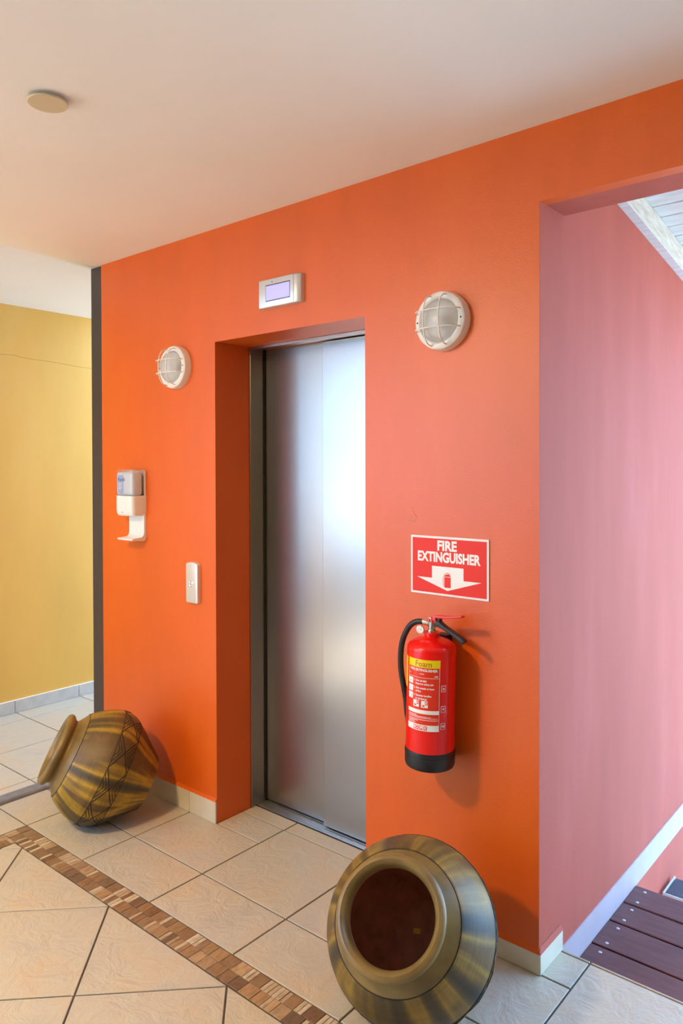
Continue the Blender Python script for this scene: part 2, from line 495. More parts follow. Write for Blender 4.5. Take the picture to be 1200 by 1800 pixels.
# yellow corridor wall
wall_left = box('wall_left', (LX - .2, -2.75, -.02), (LX, 3.0, ZC + .02), M_YELLOW)
tag(wall_left, 'yellow painted corridor wall with a thin crack', 'wall', kind='structure')
cr = [(LX - .0014, -.62, 2.352), (LX - .0010, -.40, 2.356), (LX - .0008, -.18, 2.348), (LX - .0006, .0, 2.345), (LX - .0006, .067, 2.341), (LX - .0006, .16, 2.343), (LX - .0006, .21, 2.334), (LX - .0006, .296, 2.330), (LX - .0006, .42, 2.328), (LX - .0006, .55, 2.318), (LX - .0006, .75, 2.311)]
tube('crack', cr, .0018, M_CRACK, wall_left, 5)
# back and right, behind the camera: openings and parapet invented for daylight, reflections
bmw = bmesh.new()
box_bm((-1.9, BY - .2, -.02), (RX, BY, ZC + .02), bm=bmw)
box_bm((LX - .2, BY - .2, 2.45), (-1.9, BY, ZC + .02), bm=bmw)
tag(from_bm('wall_back', bmw, M_OCHRE), 'ochre painted wall behind the camera with a wide opening invented for daylight', 'wall', kind='structure')
bmp_ = bmesh.new()  # unseen parapet, added for the dark lower reflection in the lift door
box_bm((LX - .2, BY - .2, -.02), (-1.9, BY, .80), bm=bmp_)
box_bm((LX - .2, BY, -.02), (LX, -2.75, .80), bm=bmp_)
tag(from_bm('wall_parapet_added', bmp_, M_PARAPET), 'low grey parapet added out of view under the open side of the lobby', 'wall', kind='structure')
tag(box('wall_side', (RX, BY - .2, -.02), (RX + .2, 1.0, ZC + .02), M_OCHRE), 'unseen ochre wall on the right, darkened and lengthened to cut stray light', 'wall', kind='structure')  # dark colour and extra length set to cut light from the right
# ceilings
ce = box('ceiling', (-2.50, BY - .2, ZC), (RX + .2, TH, ZC + .12), M_CEIL)
tag(ce, 'smooth cream painted ceiling of the lobby', 'ceiling', kind='structure')
ce2 = box('ceiling_corridor', (LX - .2, BY - .2, ZC), (-2.50, .85, ZC + .12), M_CEILW)
tag(ce2, 'white painted ceiling over the corridor beside the yellow wall', 'ceiling', kind='structure')
bmu = bmesh.new()  # unseen storeys, added to cast shade outside the stair opening
box_bm((LX - .2, BY - .2, ZC + .13), (RX + .2, TH, 8.5), bm=bmu)
box_bm((XL, TH + .001, ZC + .13), (-.30, 3.0, 8.5), bm=bmu)
tag(from_bm('wall_upper_added', bmu, M_SHAFT), 'unseen upper storeys added above the lobby to shade the stair side', 'wall', kind='structure')
# ground outside
gr = box('ground', (-40, -40, -1.35), (40, 40, -1.25), M_GROUND)
tag(gr, 'pale concrete ground outside', 'ground', kind='structure')

# ---- floor: grout bed with every tile a part
bmf = bmesh.new()
box_bm((LX - .2, BY - .2, -.10), (RX + .2, .0, -.004), bm=bmf)
box_bm((LX - .2, 0, -.10), (XL, 3.0, -.004), bm=bmf)
box_bm((XN, 0, -.10), (XR, .60, -.004), bm=bmf)
box_bm((0.001, 0, -.10), (RX + .2, .165, -.004), bm=bmf)
floor = from_bm('floor', bmf, M_GROUT)
tag(floor, 'cream riven tile floor with an inlaid brown mosaic border', 'floor', kind='structure')
T = .459; GX, GY = -1.2726, -.3068
MO_Y0, MO_Y1 = -.665, -.557       # mosaic band along the wall (inner, outer edge)
MO_X0, MO_X1 = -2.185, -2.080     # its left leg (outer, inner edge)
GAP = .0031
def in_rng(p): return len(p) >= 3 and abs(area(p)) > 4e-4
ntile = 0
i0, i1 = math.floor((LX - GX) / T), math.ceil((RX - GX) / T)
j0, j1 = math.floor((BY + .9 - GY) / T), math.ceil((1.6 - GY) / T)
for i in range(i0, i1):
    for j in range(j0, j1):
        cell = [(GX + i * T, GY + j * T), (GX + (i + 1) * T, GY + j * T), (GX + (i + 1) * T, GY + (j + 1) * T), (GX + i * T, GY + (j + 1) * T)]
        cell = clip_poly(cell, -1, 0, -LX)
        cell = clip_poly(cell, 1, 0, RX)
        pieces = []
        hi = clip_poly(cell, 0, -1, -MO_Y1)                 # y >= outer edge of the band
        if in_rng(hi):
            a = clip_poly(hi, 0, 1, 0.0)                    # in front of the wall
            b = clip_poly(hi, 0, -1, 0.0)                   # behind the wall plane
            if in_rng(a) and in_rng(b):
                # a tile that reaches through the corridor, the niche or the stair opening
                xs = [p[0] for p in cell]
                parts = []
                cor = clip_poly(b, 1, 0, XL)
                nic = clip_poly(clip_poly(clip_poly(b, -1, 0, -XN), 1, 0, XR), 0, 1, .238)
                sta = clip_poly(clip_poly(b, -1, 0, -.001), 0, 1, .165)
                whole = False
                for q in (cor, nic, sta):
                    if in_rng(q) and abs(area(q) - area(b)) < 1e-4 and not whole:
                        pieces.append(hi); whole = True
                if not whole:
                    pieces.append(a)
                    for q in (cor, nic, sta):
                        if in_rng(q): pieces.append(q)
            elif in_rng(a): pieces.append(a)
            elif in_rng(b):
                for q in (clip_poly(b, 1, 0, XL), clip_poly(clip_poly(clip_poly(b, -1, 0, -XN), 1, 0, XR), 0, 1, .238), clip_poly(clip_poly(b, -1, 0, -.001), 0, 1, .165)):
                    if in_rng(q): pieces.append(q)
        lo = clip_poly(clip_poly(cell, 0, 1, MO_Y1), 1, 0, MO_X0)   # left of the mosaic leg
        if in_rng(lo): pieces.append(lo)
        for q in pieces:
            slab('floor_tile', q, GAP, M_TILE, floor, zj=random.uniform(-.0004, .0004)); ntile += 1
# diagonal tiles inside the border
D = T * sqrt(2)
VX, VY = -1.364, -.668
u1 = (cos(radians(45)) * T, sin(radians(45)) * T); u2 = (-u1[0], u1[1])
for i in range(-14, 15):
    for j in range(-14, 15):
        ox, oy = VX + i * u1[0] + j * u2[0], VY + i * u1[1] + j * u2[1]
        if oy > MO_Y0 + .1 or oy < -2.8 or ox < -3.0 or ox > RX: continue
        q = [(ox, oy), (ox + u1[0], oy + u1[1]), (ox + u1[0] + u2[0], oy + u1[1] + u2[1]), (ox + u2[0], oy + u2[1])]
        q = clip_poly(clip_poly(clip_poly(q, 0, 1, MO_Y0), -1, 0, -MO_X1), 1, 0, RX)
        if in_rng(q):
            slab('floor_tile', q, GAP, M_TILE, floor, zj=random.uniform(-.0004, .0004)); ntile += 1
# mosaic border pieces
nmos = 0
def mosaic_run(p, d, length, nrm, row_w):
    """two rows of squares and strips along direction d from p; nrm points across"""
    global nmos
    for row in range(2):
        t = random.uniform(-.03, 0) if row else 0.0
        t = max(t, 0)
        k = 0
        while t < length - .004:
            kind = random.random()
            if kind < .50: widths = [random.choice((.042, .048, .054))]; mats = [M_MOS]
            elif kind < .80: widths = [.0165, .0165]; mats = [M_MOSL, random.choice((M_MOSL, M_MOS))]
            else: widths = [.0165, .026]; mats = [M_MOSL, M_MOS]
            for w, mt in zip(widths, mats):
                w = min(w, length - t)
                if w < .004: break
                a = t; b = t + w
                o0, o1 = row * row_w, (row + 1) * row_w
                q = [(p[0] + d[0] * s + nrm[0] * o, p[1] + d[1] * s + nrm[1] * o) for s, o in ((a, o0), (b, o0), (b, o1), (a, o1))]
                slab('mosaic_piece', q, .0008, mt, floor, zj=random.uniform(-.0006, .0008), ch=.0008); nmos += 1
                t += w
rw = (MO_Y1 - MO_Y0 - .004) / 2
mosaic_run((MO_X0, MO_Y1 - .002), (1, 0), 2.35, (0, -1), rw)
mosaic_run((MO_X0 + .001, MO_Y0 + .002), (0, -1), .42, (1, 0), (MO_X1 - MO_X0 - .003) / 2)
# rest of the border, out of the frame, as one piece
bmr = bmesh.new()
box_bm((MO_X0 + 2.35, MO_Y0 + .002, -.01), (RX, MO_Y1 - .002, 0), bm=bmr)
box_bm((MO_X0 + .002, -2.8, -.01), (MO_X1 - .002, MO_Y0 + .002 - .42, 0), bm=bmr)
fr = from_bm('mosaic_rest', bmr, M_MOS, floor); fr['kind'] = 'stuff'

# corridor threshold: rounded grey nosing tiles
kerb = thing('trim_1', 'grey rounded threshold kerb across the corridor entrance', 'threshold', (-2.513, 0, 0), kind='structure')
seg_edges = [0.02, -.2835, -.742, -1.20, -1.66]
prof = [(-.042, -.003), (.042, -.003), (.042, .006), (.034, .016), (.018, .022), (0, .024), (-.018, .022), (-.034, .016), (-.042, .006)]
for a, b in zip(seg_edges[:-1], seg_edges[1:]):
    bmk = bmesh.new()
    v0 = [bmk.verts.new((p[0], a - .002, p[1])) for p in prof]; v1 = [bmk.verts.new((p[0], b + .002, p[1])) for p in prof]
    bmk.faces.new(v0); bmk.faces.new(v1[::-1])
    for i in range(len(prof)): bmk.faces.new((v0[i], v0[(i + 1) % len(prof)], v1[(i + 1) % len(prof)], v1[i]))
    o = from_bm('nosing_tile', bmk, plain('grey_nosing', (.20, .20, .21), .45, var=.15, vscale=20) if 'grey_nosing' not in MATS else MATS['grey_nosing'], kerb)
    shade_auto(o, 60)
# dark post at the wall end
po = box('trim_2', (-2.560, .004, .0), (XL - .0005, .06, ZC - .001), M_DARK, None, .002)
tag(po, 'dark brown door post at the left end of the orange wall', 'post', kind='structure')

# skirting
sk = thing('baseboard_front', 'cream tile skirting along the orange wall and its corner', 'baseboard', kind='structure')
def sk_run(x0, x1, h, joints):
    xs = [x0] + joints + [x1]
    for a, b in zip(xs[:-1], xs[1:]):
        o = box('skirting_tile', (a + .0012, -.009, .0005), (b - .0012, -.0002, h), M_SKIRT, sk, .0015, 1)
sk_run(XL, XN + .001, .098, [-2.19, -1.832, -1.734])
sk_run(XR, 0.008, .066, [-.36])
box('skirting_tile', (.0012, -.008, .0005), (.010, .162, .066), M_SKIRT, sk, .0015, 1)
prism('plaster_fillet', [(-.0095, .0665), (0, .0665), (0, .082)], 'x', XR + .0, 0.006, M_ORANGE, sk)
prism('plaster_fillet', [(.0005, .0665), (.0105, .0665), (.0015, .082)], 'y', -.006, .163, M_ROSE, sk)
prism('plaster_fillet', [(-.0095, .0985), (0, .0985), (0, .112)], 'x', XL + .002, XN - .001, M_ORANGE, sk)
sky = thing('baseboard_left', 'pale grey tile skirting along the yellow wall', 'baseboard', kind='structure')
ys = [-2.7, -2.15, -1.69, -1.23, -.77, -.315, .143, .601, 1.06, 1.52, 2.0]
for a, b in zip(ys[:-1], ys[1:]):
    box('skirting_tile', (LX + .0002, a + .0015, .0005), (LX + .010, b - .0015, .079), M_SKIRTB, sky, .0015, 1)
box('cap_line', (LX + .0002, ys[0], .080), (LX + .011, ys[-1], .084), M_PRINTW, sky)

# ------------------------------------------------------------------ lift door
ele = thing('door_1', 'brushed steel lift door of two sliding panels in a deep orange niche', 'lift door', (-1.12, .28, 0), kind='structure')
def ebox(name, lo, hi, mat, bev=.0015, parent=ele):
    off = Vector((-1.12, .28, 0)) if parent is ele else Vector((0, 0, 0))
    return box(name, Vector(lo) - off, Vector(hi) - off, mat, parent, bev, 2)
ebox('door_panel', (-1.535, .302, .012), (-1.120, .330, 2.165), M_STEEL2)
ebox('door_panel', (-1.152, .277, .012), (-.70, .297, 2.157), M_STEEL)
ebox('door_frame', (XN + .0003, .204, .0005), (XN + .004, .296, 2.1645), M_STEEL, .001)
ebox('frame_lip', (XN + .0005, .2035, .0005), (XN + .011, .209, 2.1645), M_STEEL, .001)
ebox('door_header', (XN + .005, .206, 2.1605), (XR - .001, .272, 2.1648), M_STEEL, .001)
ebox('header_lip', (XN + .011, .2035, 2.152), (XR - .001, .2075, 2.1645), M_STEEL, .001)
ebox('shadow_gap', (XN + .0005, .334, .0), (XR - .0005, .345, 2.1645), M_GAP, 0)
ebox('shadow_gap', (XN + .0005, .2965, .0), (-1.5355, .333, 2.1645), M_GAP, 0)  # solid black strip: shade beside the panel put into its colour
ebox('door_frame', (XR - .004, .204, .0005), (XR - .0003, .296, 2.1645), M_STEEL, .001)
# sill with running grooves
for a, b in ((.241, .250), (.253, .272), (.275, .300), (.303, .332)):
    ebox('sill_rail', (XN + .005, a, -.003), (XR - .005, b, .004), M_GREYST, .001)
ebox('sill_bed', (XN + .005, .241, -.0035), (XR - .005, .333, -.001), M_GAP, 0)

# ------------------------------------------------------------------ lift floor display over the door
t = thing('floor_display', 'silver floor indicator with a lavender screen above the lift door', 'display', (-1.118, 0, 2.32))
bmd = bmesh.new()
pd = [(-.122, 0), (-.119, -.022), (-.112, -.030), (.085, -.030), (.103, -.027), (.115, -.017), (.119, 0)]
h2 = .058
v0 = [bmd.verts.new((p[0], p[1], -h2)) for p in pd]; v1 = [bmd.verts.new((p[0], p[1], h2)) for p in pd]
bmd.faces.new(v0); bmd.faces.new(v1[::-1])
for i in range(len(pd)): bmd.faces.new((v0[i], v0[(i + 1) % len(pd)], v1[(i + 1) % len(pd)], v1[i]))
bmesh.ops.recalc_face_normals(bmd, faces=bmd.faces)
bmesh.ops.bevel(bmd, geom=[e for e in bmd.edges if abs(e.verts[0].co.z - e.verts[1].co.z) < 1e-6 and min(e.verts[0].co.y, e.verts[1].co.y) < -.01], offset=.005, segments=3, affect='EDGES', profile=.5)
shade_auto(from_bm('casing', bmd, M_SILVER, t), 30)
box('screen_bezel', (-.072, -.0312, -.034), (.066, -.0295, .033), plain('screen_black', (.01, .012, .05), .3), t)
box('screen', (-.0695, -.0318, -.031), (.065, -.0305, .029), M_SCREEN, t)
lathe('sensor_dot', [(0, 0), (.0022, 0), (.0022, .001), (0, .001)], M_GAP, t, 12).matrix_local = Matrix.Translation((-.035, -.0301, .043)) @ Matrix.Rotation(radians(90), 4, 'X')
box('cap_seam', (.0845, -.0306, -.056), (.0857, -.0298, .056), plain('seam_grey', (.25, .25, .25), .5), t)

# ------------------------------------------------------------------ bulkhead lamps
def bulkhead(loc, label):
    t = thing('bulkhead_lamp', label, 'wall lamp', loc, 'round caged wall lamps')
    R90 = Matrix.Rotation(radians(90), 4, 'X')          # local +z -> world -y
    def lt(name, prof, mat, n=48, par=t):
        o = lathe(name, prof, mat, par, n)
        if par is t: o.matrix_local = R90
        return o
    lt('base_ring', [(.070, .0), (.1, .0), (.1, .022), (.097, .034), (.090, .040), (.080, .041), (.074, .037), (.072, .028)], M_WHITEP)
    lt('reflector', [(0, .006), (.05, .006), (.0715, .024)], M_WHITE)
    # ribbed glass dome
    n = 96; vs, fs = [], []
    steps = 14
    for i in range(steps + 1):
        a = i / steps * pi / 2
        r0 = .0735 * cos(a); z = .030 + .046 * sin(a) ** .9
        for k in range(n):
            rr = r0 + (.0007 if (k % 2) else -.0007) * (r0 / .0735)
            vs.append((rr * cos(2 * pi * k / n), rr * sin(2 * pi * k / n), z))
    for i in range(steps):
        for k in range(n):
            k2 = (k + 1) % n; fs.append((i * n + k, i * n + k2, (i + 1) * n + k2, (i + 1) * n + k))
    g = from_py('glass_dome', vs, fs, M_GLASS, t, smooth=True); g.matrix_local = R90
    # bulb
    b = lathe('bulb', [(0, .060), (.012, .058), (.019, .050), (.021, .042), (.016, .030), (.012, .018), (.012, .008)], M_PRINTW, t, 24); b.matrix_local = R90
    # cage: two wires each way over the dome, in wall coordinates (x, -y out, z)
    def wire(off, vert):
        half = sqrt(.089 ** 2 - off ** 2); pts = []
        H = .090
        for x, d in ((-half, .036), (-half * .98, .052), (-half * .86, .071), (-half * .60, .083), (-half * .3, .0885), (0, H), (half * .3, .0885), (half * .60, .083), (half * .86, .071), (half * .98, .052), (half, .036)):
            pts.append((off, -d, x) if vert else (x, -d, off))
        return smooth_path(pts, 4)
    for off in (-.030, .030):
        tube('cage_wire', wire(off, True), .0023, M_WHITEP, t, 8)
        tube('cage_wire', wire(off, False), .0023, M_WHITEP, t, 8)
    for sx_ in (-1, 1):
        s = lathe('screw', [(0, .0008), (.003, .0008), (.003, 0)], M_GAP, t, 12); s.matrix_local = Matrix.Translation((sx_ * .086, -.0402, .0)) @ R90
    return t
bulkhead((-.345, 0, 2.100), 'round white caged lamp on the orange wall right of the lift, above the fire sign')
bulkhead((-1.812, 0, 2.073), 'round white caged lamp on the orange wall left of the lift, above the dispenser')

# ------------------------------------------------------------------ sanitizer dispenser
SX = -2.1415
t = thing('sanitizer_dispenser', 'white hand sanitizer dispenser with clear top and drip tray on the orange wall', 'dispenser', (SX, 0, 1.245))
hw = .0735
def rounded_outline(w, d, r, k=6):
    pts = [(w, 0)]
    for i in range(k + 1):
        a = -i / k * pi / 2
        pts.append((w - r + r * cos(a), -d + r + r * sin(a)))
    for i in range(k + 1):
        a = -pi / 2 - i / k * pi / 2
        pts.append((-w + r + r * cos(a), -d + r + r * sin(a)))
    pts.append((-w, 0)); return pts
# back plate that runs down into the tray (side profile extruded in x)
arm = [(0, .135), (-.012, .135), (-.012, .040), (-.016, .024), (-.026, .016), (-.078, .012), (-.082, .007), (-.078, .002), (-.014, -.002), (-.004, .004), (0, .016)]
o = prism('drip_tray_arm', arm, 'x', -.055, .0715, M_WHITE, t, .0); shade_auto(o, 35)
box('back_plate', (-.0725, -.0122, .123), (.0725, -.0003, .3445), M_WHITE, t, .002)
# lower white housing
out = rounded_outline(hw, .082, .022)
bmh = bmesh.new()
lev = [(.121, .86, .80), (.124, .94, .9), (.134, .985, .97), (.155, 1, 1), (.221, 1, 1)]
rings = []
for z, s, sd in lev: rings.append([bmh.verts.new((p[0] * s, p[1] * sd if p[1] < -.013 else p[1], z)) for p in out])
for a, b in zip(rings[:-1], rings[1:]):
    for i in range(len(out)): bmh.faces.new((a[i], a[(i + 1) % len(out)], b[(i + 1) % len(out)], b[i]))
bmh.faces.new(rings[0]); bmh.faces.new(rings[-1][::-1])
shade_auto(from_bm('housing', bmh, M_WHITE, t), 35)
# clear cover
o2 = rounded_outline(hw - .001, .081, .022)
bmh = bmesh.new(); rings = []
for z, s in ((.2215, 1), (.338, 1), (.346, .975), (.349, .93)): rings.append([bmh.verts.new((p[0] * s, p[1] * s - .0125 * (1 - s) if p[1] < -.013 else -.0125, z)) for p in o2])
for a, b in zip(rings[:-1], rings[1:]):
    for i in range(len(o2)): bmh.faces.new((a[i], a[(i + 1) % len(o2)], b[(i + 1) % len(o2)], b[i]))
bmh.faces.new(rings[-1][::-1])
shade_auto(from_bm('clear_cover', bmh, M_CLEAR, t), 35)
# refill bottle with its print
bmr_ = box_bm((-.068, -.074, .2225), (.066, -.016, .338), .014, 3)
rf = shade_auto(from_bm('refill_bottle', bmr_, plain('cloudy_refill', (.80, .84, .88), .25), t), 40)
def flat_text(name, s, size, loc, mat, parent, bold=0, sx=1, align='CENTER', width=None):
    vs, fs = text_mesh(s, size, bold, sx or 1, align)
    if width:
        a_, b_ = min(v[0] for v in vs), max(v[0] for v in vs)
        vs = [((v[0] - (a_ + b_) / 2) * width / (b_ - a_), v[1]) for v in vs]
    return from_py(name, [(loc[0] + v[0], loc[1], loc[2] + v[1]) for v in vs], fs, mat, parent)
box('print_panel', (-.054, -.0748, .232), (-.006, -.0742, .322), M_PRINTLB, rf)
flat_text('lettering', 'Purell', .024, (-.024, -.0754, .300), M_PRINTBL, rf, .02, None, width=.056)
for k, (a, b, z) in enumerate(((-.048, -.018, .281), (-.048, -.022, .273), (-.048, -.014, .264), (-.048, -.024, .256))):
    box('print_line', (a, -.0752, z - .0018), (b, -.0749, z + .0018), M_PRINTW, rf)
lathe('sensor_eye', [(0, .001), (.003, .001), (.003, 0)], M_GAP, t, 12).matrix_local = Matrix.Translation((-.012, -.0797, .140)) @ Matrix.Rotation(radians(90), 4, 'X')

# ------------------------------------------------------------------ call button panel
t = thing('call_button_panel', 'narrow silver lift call button panel left of the lift door', 'button panel', (-1.694, 0, 1.075))
pb = []
w, hh = .042, .094
pts2 = [(-w, -hh + .012)]
outl = []
for k in range(5): a = pi + k / 4 * pi / 2; outl.append((-w + .008 + .008 * cos(a), -hh + .008 + .008 * sin(a)))
for k in range(5): a = -pi / 2 + k / 4 * pi / 2; outl.append((w - .008 + .008 * cos(a), -hh + .008 + .008 * sin(a)))
for k in range(13): a = k / 12 * pi; outl.append((w * cos(a), hh - .014 + .014 * sin(a) ** .8 if 0 < k < 12 else hh - .014))
bmb = bmesh.new()
rings = []
for y, s in ((0, 1), (-.016, 1), (-.0195, .97), (-.021, .90)):
    rings.append([bmb.verts.new((p[0] * (1 - (1 - s) * 1.0), y, p[1] * (1 - (1 - s) * .45))) for p in outl])
for a, b in zip(rings[:-1], rings[1:]):
    for i in range(len(outl)): bmb.faces.new((a[i], a[(i + 1) % len(outl)], b[(i + 1) % len(outl)], b[i]))
bmb.faces.new(rings[-1]); bmb.faces.new(rings[0][::-1])
shade_auto(from_bm('cover_plate', bmb, plain('pearl_silver', (.74, .73, .70), .35, .35), t), 40)
rr90 = Matrix.Rotation(radians(90), 4, 'X')
bt = lathe('button', [(0, .0035), (.006, .0035), (.0085, .0025), (.0085, 0)], M_CHROME, t, 24); bt.matrix_local = Matrix.Translation((.0, -.0212, -.006)) @ rr90
br = lathe('button_ring', [(.0095, 0), (.0145, 0), (.0145, .0018), (.0125, .0026), (.0095, .0018)], M_CHROME, t, 28, True); br.matrix_local = Matrix.Translation((.0, -.0210, -.006)) @ rr90
box('key_slot', (-.0055, -.0253, -.0068), (.0055, -.0246, -.0052), M_GAP, t)

# ------------------------------------------------------------------ fire extinguisher sign
SGX, SGZ = -.329, 1.261
t = thing('fire_sign', 'red and white sign reading FIRE EXTINGUISHER with a down arrow', 'sign', (SGX, -.0005, SGZ))
sw, sh2 = .155, .102
box('sign_plate', (-sw, -.004, -sh2), (sw, 0, sh2), M_PRINTW, t, .001, 1)
box('red_field', (-sw + .0075, -.0046, -sh2 + .0075), (sw - .0075, -.0041, sh2 - .0075), M_PRINTR, t)
yy = -.0051
flat_text('lettering', 'FIRE', .0465, (-.005, yy, .0690), M_PRINTW, t, .040, None, width=.078)
flat_text('lettering', 'EXTINGUISHER', .0465, (0, yy, .0290), M_PRINTW, t, .040, None, width=.250)
ar = [(-.066, -.001), (.060, -.001), (.060, -.043), (.128, -.043), (-.003, -.083), (-.128, -.043), (-.066, -.043)]
o = from_py('arrow', [(x, yy, z) for x, z in ar], [tuple(range(7))], M_PRINTW, t)
# small extinguisher pictogram
ic = [(-.015, -.072), (.010, -.072), (.010, -.036), (-.015, -.036)]
from_py('pictogram', [(x, yy - .0005, z) for x, z in ic], [(0, 1, 2, 3)], M_PRINTR, t)
cap = [(-.015, -.0345)] + [(-.0025 + .0125 * cos(a), -.0345 + .008 * sin(a)) for a in [pi - k * pi / 8 for k in range(1, 8)]] + [(.010, -.0345)]
from_py('pictogram', [(x, yy - .0005, z) for x, z in cap], [tuple(range(len(cap)))], M_PRINTR, t)
def ribbon(name, pts, wd, y, mat, par):
    vs, fs = [], []
    for i, p in enumerate(pts):
        a = Vector(pts[max(i - 1, 0)]); b = Vector(pts[min(i + 1, len(pts) - 1)]); d = (b - a).normalized(); n_ = Vector((-d.y, d.x)) * wd
        vs += [(p[0] + n_.x, y, p[1] + n_.y), (p[0] - n_.x, y, p[1] - n_.y)]
    for i in range(len(pts) - 1): fs.append((2 * i, 2 * i + 1, 2 * i + 3, 2 * i + 2))
    return from_py(name, vs, fs, mat, par)
ribbon('pictogram', [(-.018, -.068), (-.0205, -.050), (-.019, -.036), (-.013, -.026), (-.004, -.0215), (.004, -.0235)], .0010, yy - .0005, M_PRINTR, t)
ribbon('pictogram', [(-.007, -.0285), (.002, -.0265), (.009, -.0255)], .0011, yy - .0005, M_PRINTR, t)

# ------------------------------------------------------------------ fire extinguisher
EX, EY, EZ, ER = -.347, -.094, .608, .0815
t = thing('fire_extinguisher', 'red foam fire extinguisher with black hose hung on the orange wall', 'extinguisher', (EX, EY, EZ))
t.rotation_euler = (0, radians(1.3), 0)
HB = .405
lathe('cylinder', [(ER - .001, .04), (ER, .05), (ER, HB - .012), (ER - .002, HB - .003), (ER - .008, HB + .004), (ER - .022, HB + .013), (ER - .042, HB + .020), (.028, HB + .0225), (.0245, HB + .026), (.0245, HB + .040), (.020, HB + .041), (0, HB + .041)], M_RED, t, 72)
lathe('base_cup', [(0, 0), (ER - .006, 0), (ER - .001, .003), (ER + .0022, .012), (ER + .0022, .056), (ER + .0010, .0605), (ER - .003, .061)], M_BLACK, t, 72)
lathe('base_bead', [(ER + .0018, .0455), (ER + .0034, .047), (ER + .0034, .049), (ER + .0018, .0505)], M_BLACK, t, 72)
# valve
zt = HB + .041
lathe('valve', [(0, zt), (.0165, zt), (.0175, zt + .004), (.0165, zt + .007), (.0125, zt + .009), (.0125, zt + .022), (.0145, zt + .024), (.0145, zt + .034), (.010, zt + .036), (0, zt + .036)], M_CHROME, t, 32)
lathe('neck_collar', [(.0205, zt - .001), (.0275, zt - .001), (.0275, zt - .007), (.0245, zt - .008)], M_RED, t, 40)
o = tube('hose_coupling', [(-.010, -.004, zt + .026), (-.024, -.006, zt + .029), (-.036, -.008, zt + .030)], .0095, M_CHROME, t, 16)
g = lathe('pressure_gauge', [(0, 0), (.0125, 0), (.0135, .003), (.0135, .009), (.0118, .0095), (.0112, .0082), (0, .0082)], M_CHROME, t, 32)
gd = Vector((.25, -.94, .05)).normalized()
gq = Vector((0, 0, 1)).rotation_difference(gd).to_matrix().to_4x4()
g.matrix_local = Matrix.Translation((-.030, -.020, zt + .006)) @ gq
gf = lathe('gauge_face', [(0, .0086), (.0111, .0086), (.0111, .0083)], M_PRINTW, g, 28)
ribn = from_py('gauge_needle', [(-.0008, -.001, .0089), (.0008, -.001, .0089), (.004, .007, .0089)], [(0, 1, 2)], M_PRINTBL, g)
# safety pin ring
tube('safety_ring', [(.001 + .0085 * cos(a) * .75, -.016, zt + .036 + .0125 * sin(a)) for a in [2 * pi * k / 24 for k in range(24)]], .0016, M_CHROME, t, 8, True)
# red squeeze lever (channel) and black carrying handle
def bar_sweep(name, pts, wy, hz, mat):
    """flat bar along a path in the xz plane, width wy, thickness hz"""
    pts = [Vector((p[0], 0, p[1])) for p in pts]; bm = bmesh.new(); rings = []
    for i, p in enumerate(pts):
        d = (pts[min(i + 1, len(pts) - 1)] - pts[max(i - 1, 0)]).normalized(); n_ = Vector((-d.z, 0, d.x))
        w_ = wy[i] if isinstance(wy, list) else wy; h_ = hz[i] if isinstance(hz, list) else hz
        rings.append([bm.verts.new(p + n_ * (s1 * h_) + Vector((0, s2 * w_, 0))) for s1, s2 in ((1, 1), (1, -1), (-1, -1), (-1, 1))])
    for a, b in zip(rings[:-1], rings[1:]):
        for i in range(4): bm.faces.new((a[i], a[(i + 1) % 4], b[(i + 1) % 4], b[i]))
    bm.faces.new(rings[0]); bm.faces.new(rings[-1][::-1])
    bmesh.ops.recalc_face_normals(bm, faces=bm.faces)
    bmesh.ops.bevel(bm, geom=list(bm.edges), offset=.0022, segments=2, affect='EDGES', profile=.5)
    return shade_auto(from_bm(name, bm, mat, t), 35)
bar_sweep('squeeze_lever', [(-.013, zt + .036), (.002, zt + .047), (.020, zt + .053), (.050, zt + .055), (.085, zt + .060), (.118, zt + .067)], [.011, .012, .012, .012, .012, .011], [.006, .006, .0045, .004, .004, .0035], M_REDH)
bar_sweep('lever_cheek', [(-.012, zt + .030), (.004, zt + .036), (.020, zt + .046)], .0125, [.008, .010, .008], M_REDH)
bar_sweep('carry_handle', [(.012, zt + .030), (.030, zt + .030), (.052, zt + .020), (.078, zt + .009), (.100, zt - .001), (.116, zt - .010), (.124, zt - .018)], [.012] * 7, [.010, .009, .006, .0055, .006, .0075, .007], M_BLACK)
box('lever_post', (.024, -.009, zt + .030), (.034, .009, zt + .052), M_BLACK, t, .002)
# hose
hp = [(-.032, -.008, zt + .0295), (-.055, -.012, zt + .026), (-.080, -.016, zt + .008), (-.104, -.018, zt - .038), (-.113, -.018, zt - .090), (-.110, -.018, zt - .150), (-.099, -.016, zt - .205), (-.095, -.010, zt - .240)]
tube('hose', smooth_path(hp, 8), .0098, M_BLACK, t, 16)
np_ = [(-.098, -.013, zt - .205), (-.0945, -.010, zt - .235), (-.091, -.004, zt - .300), (-.0895, 0, zt - .335)]
tube('nozzle', smooth_path(np_, 6), [.0118] * 7 + [.0105] * 6 + [.008] * 6, M_BLACK, t, 16)
# wall bracket
box('wall_bracket', (-.022, .060, zt - .045), (.022, .0935, zt - .020), M_BLACK, t, .002)
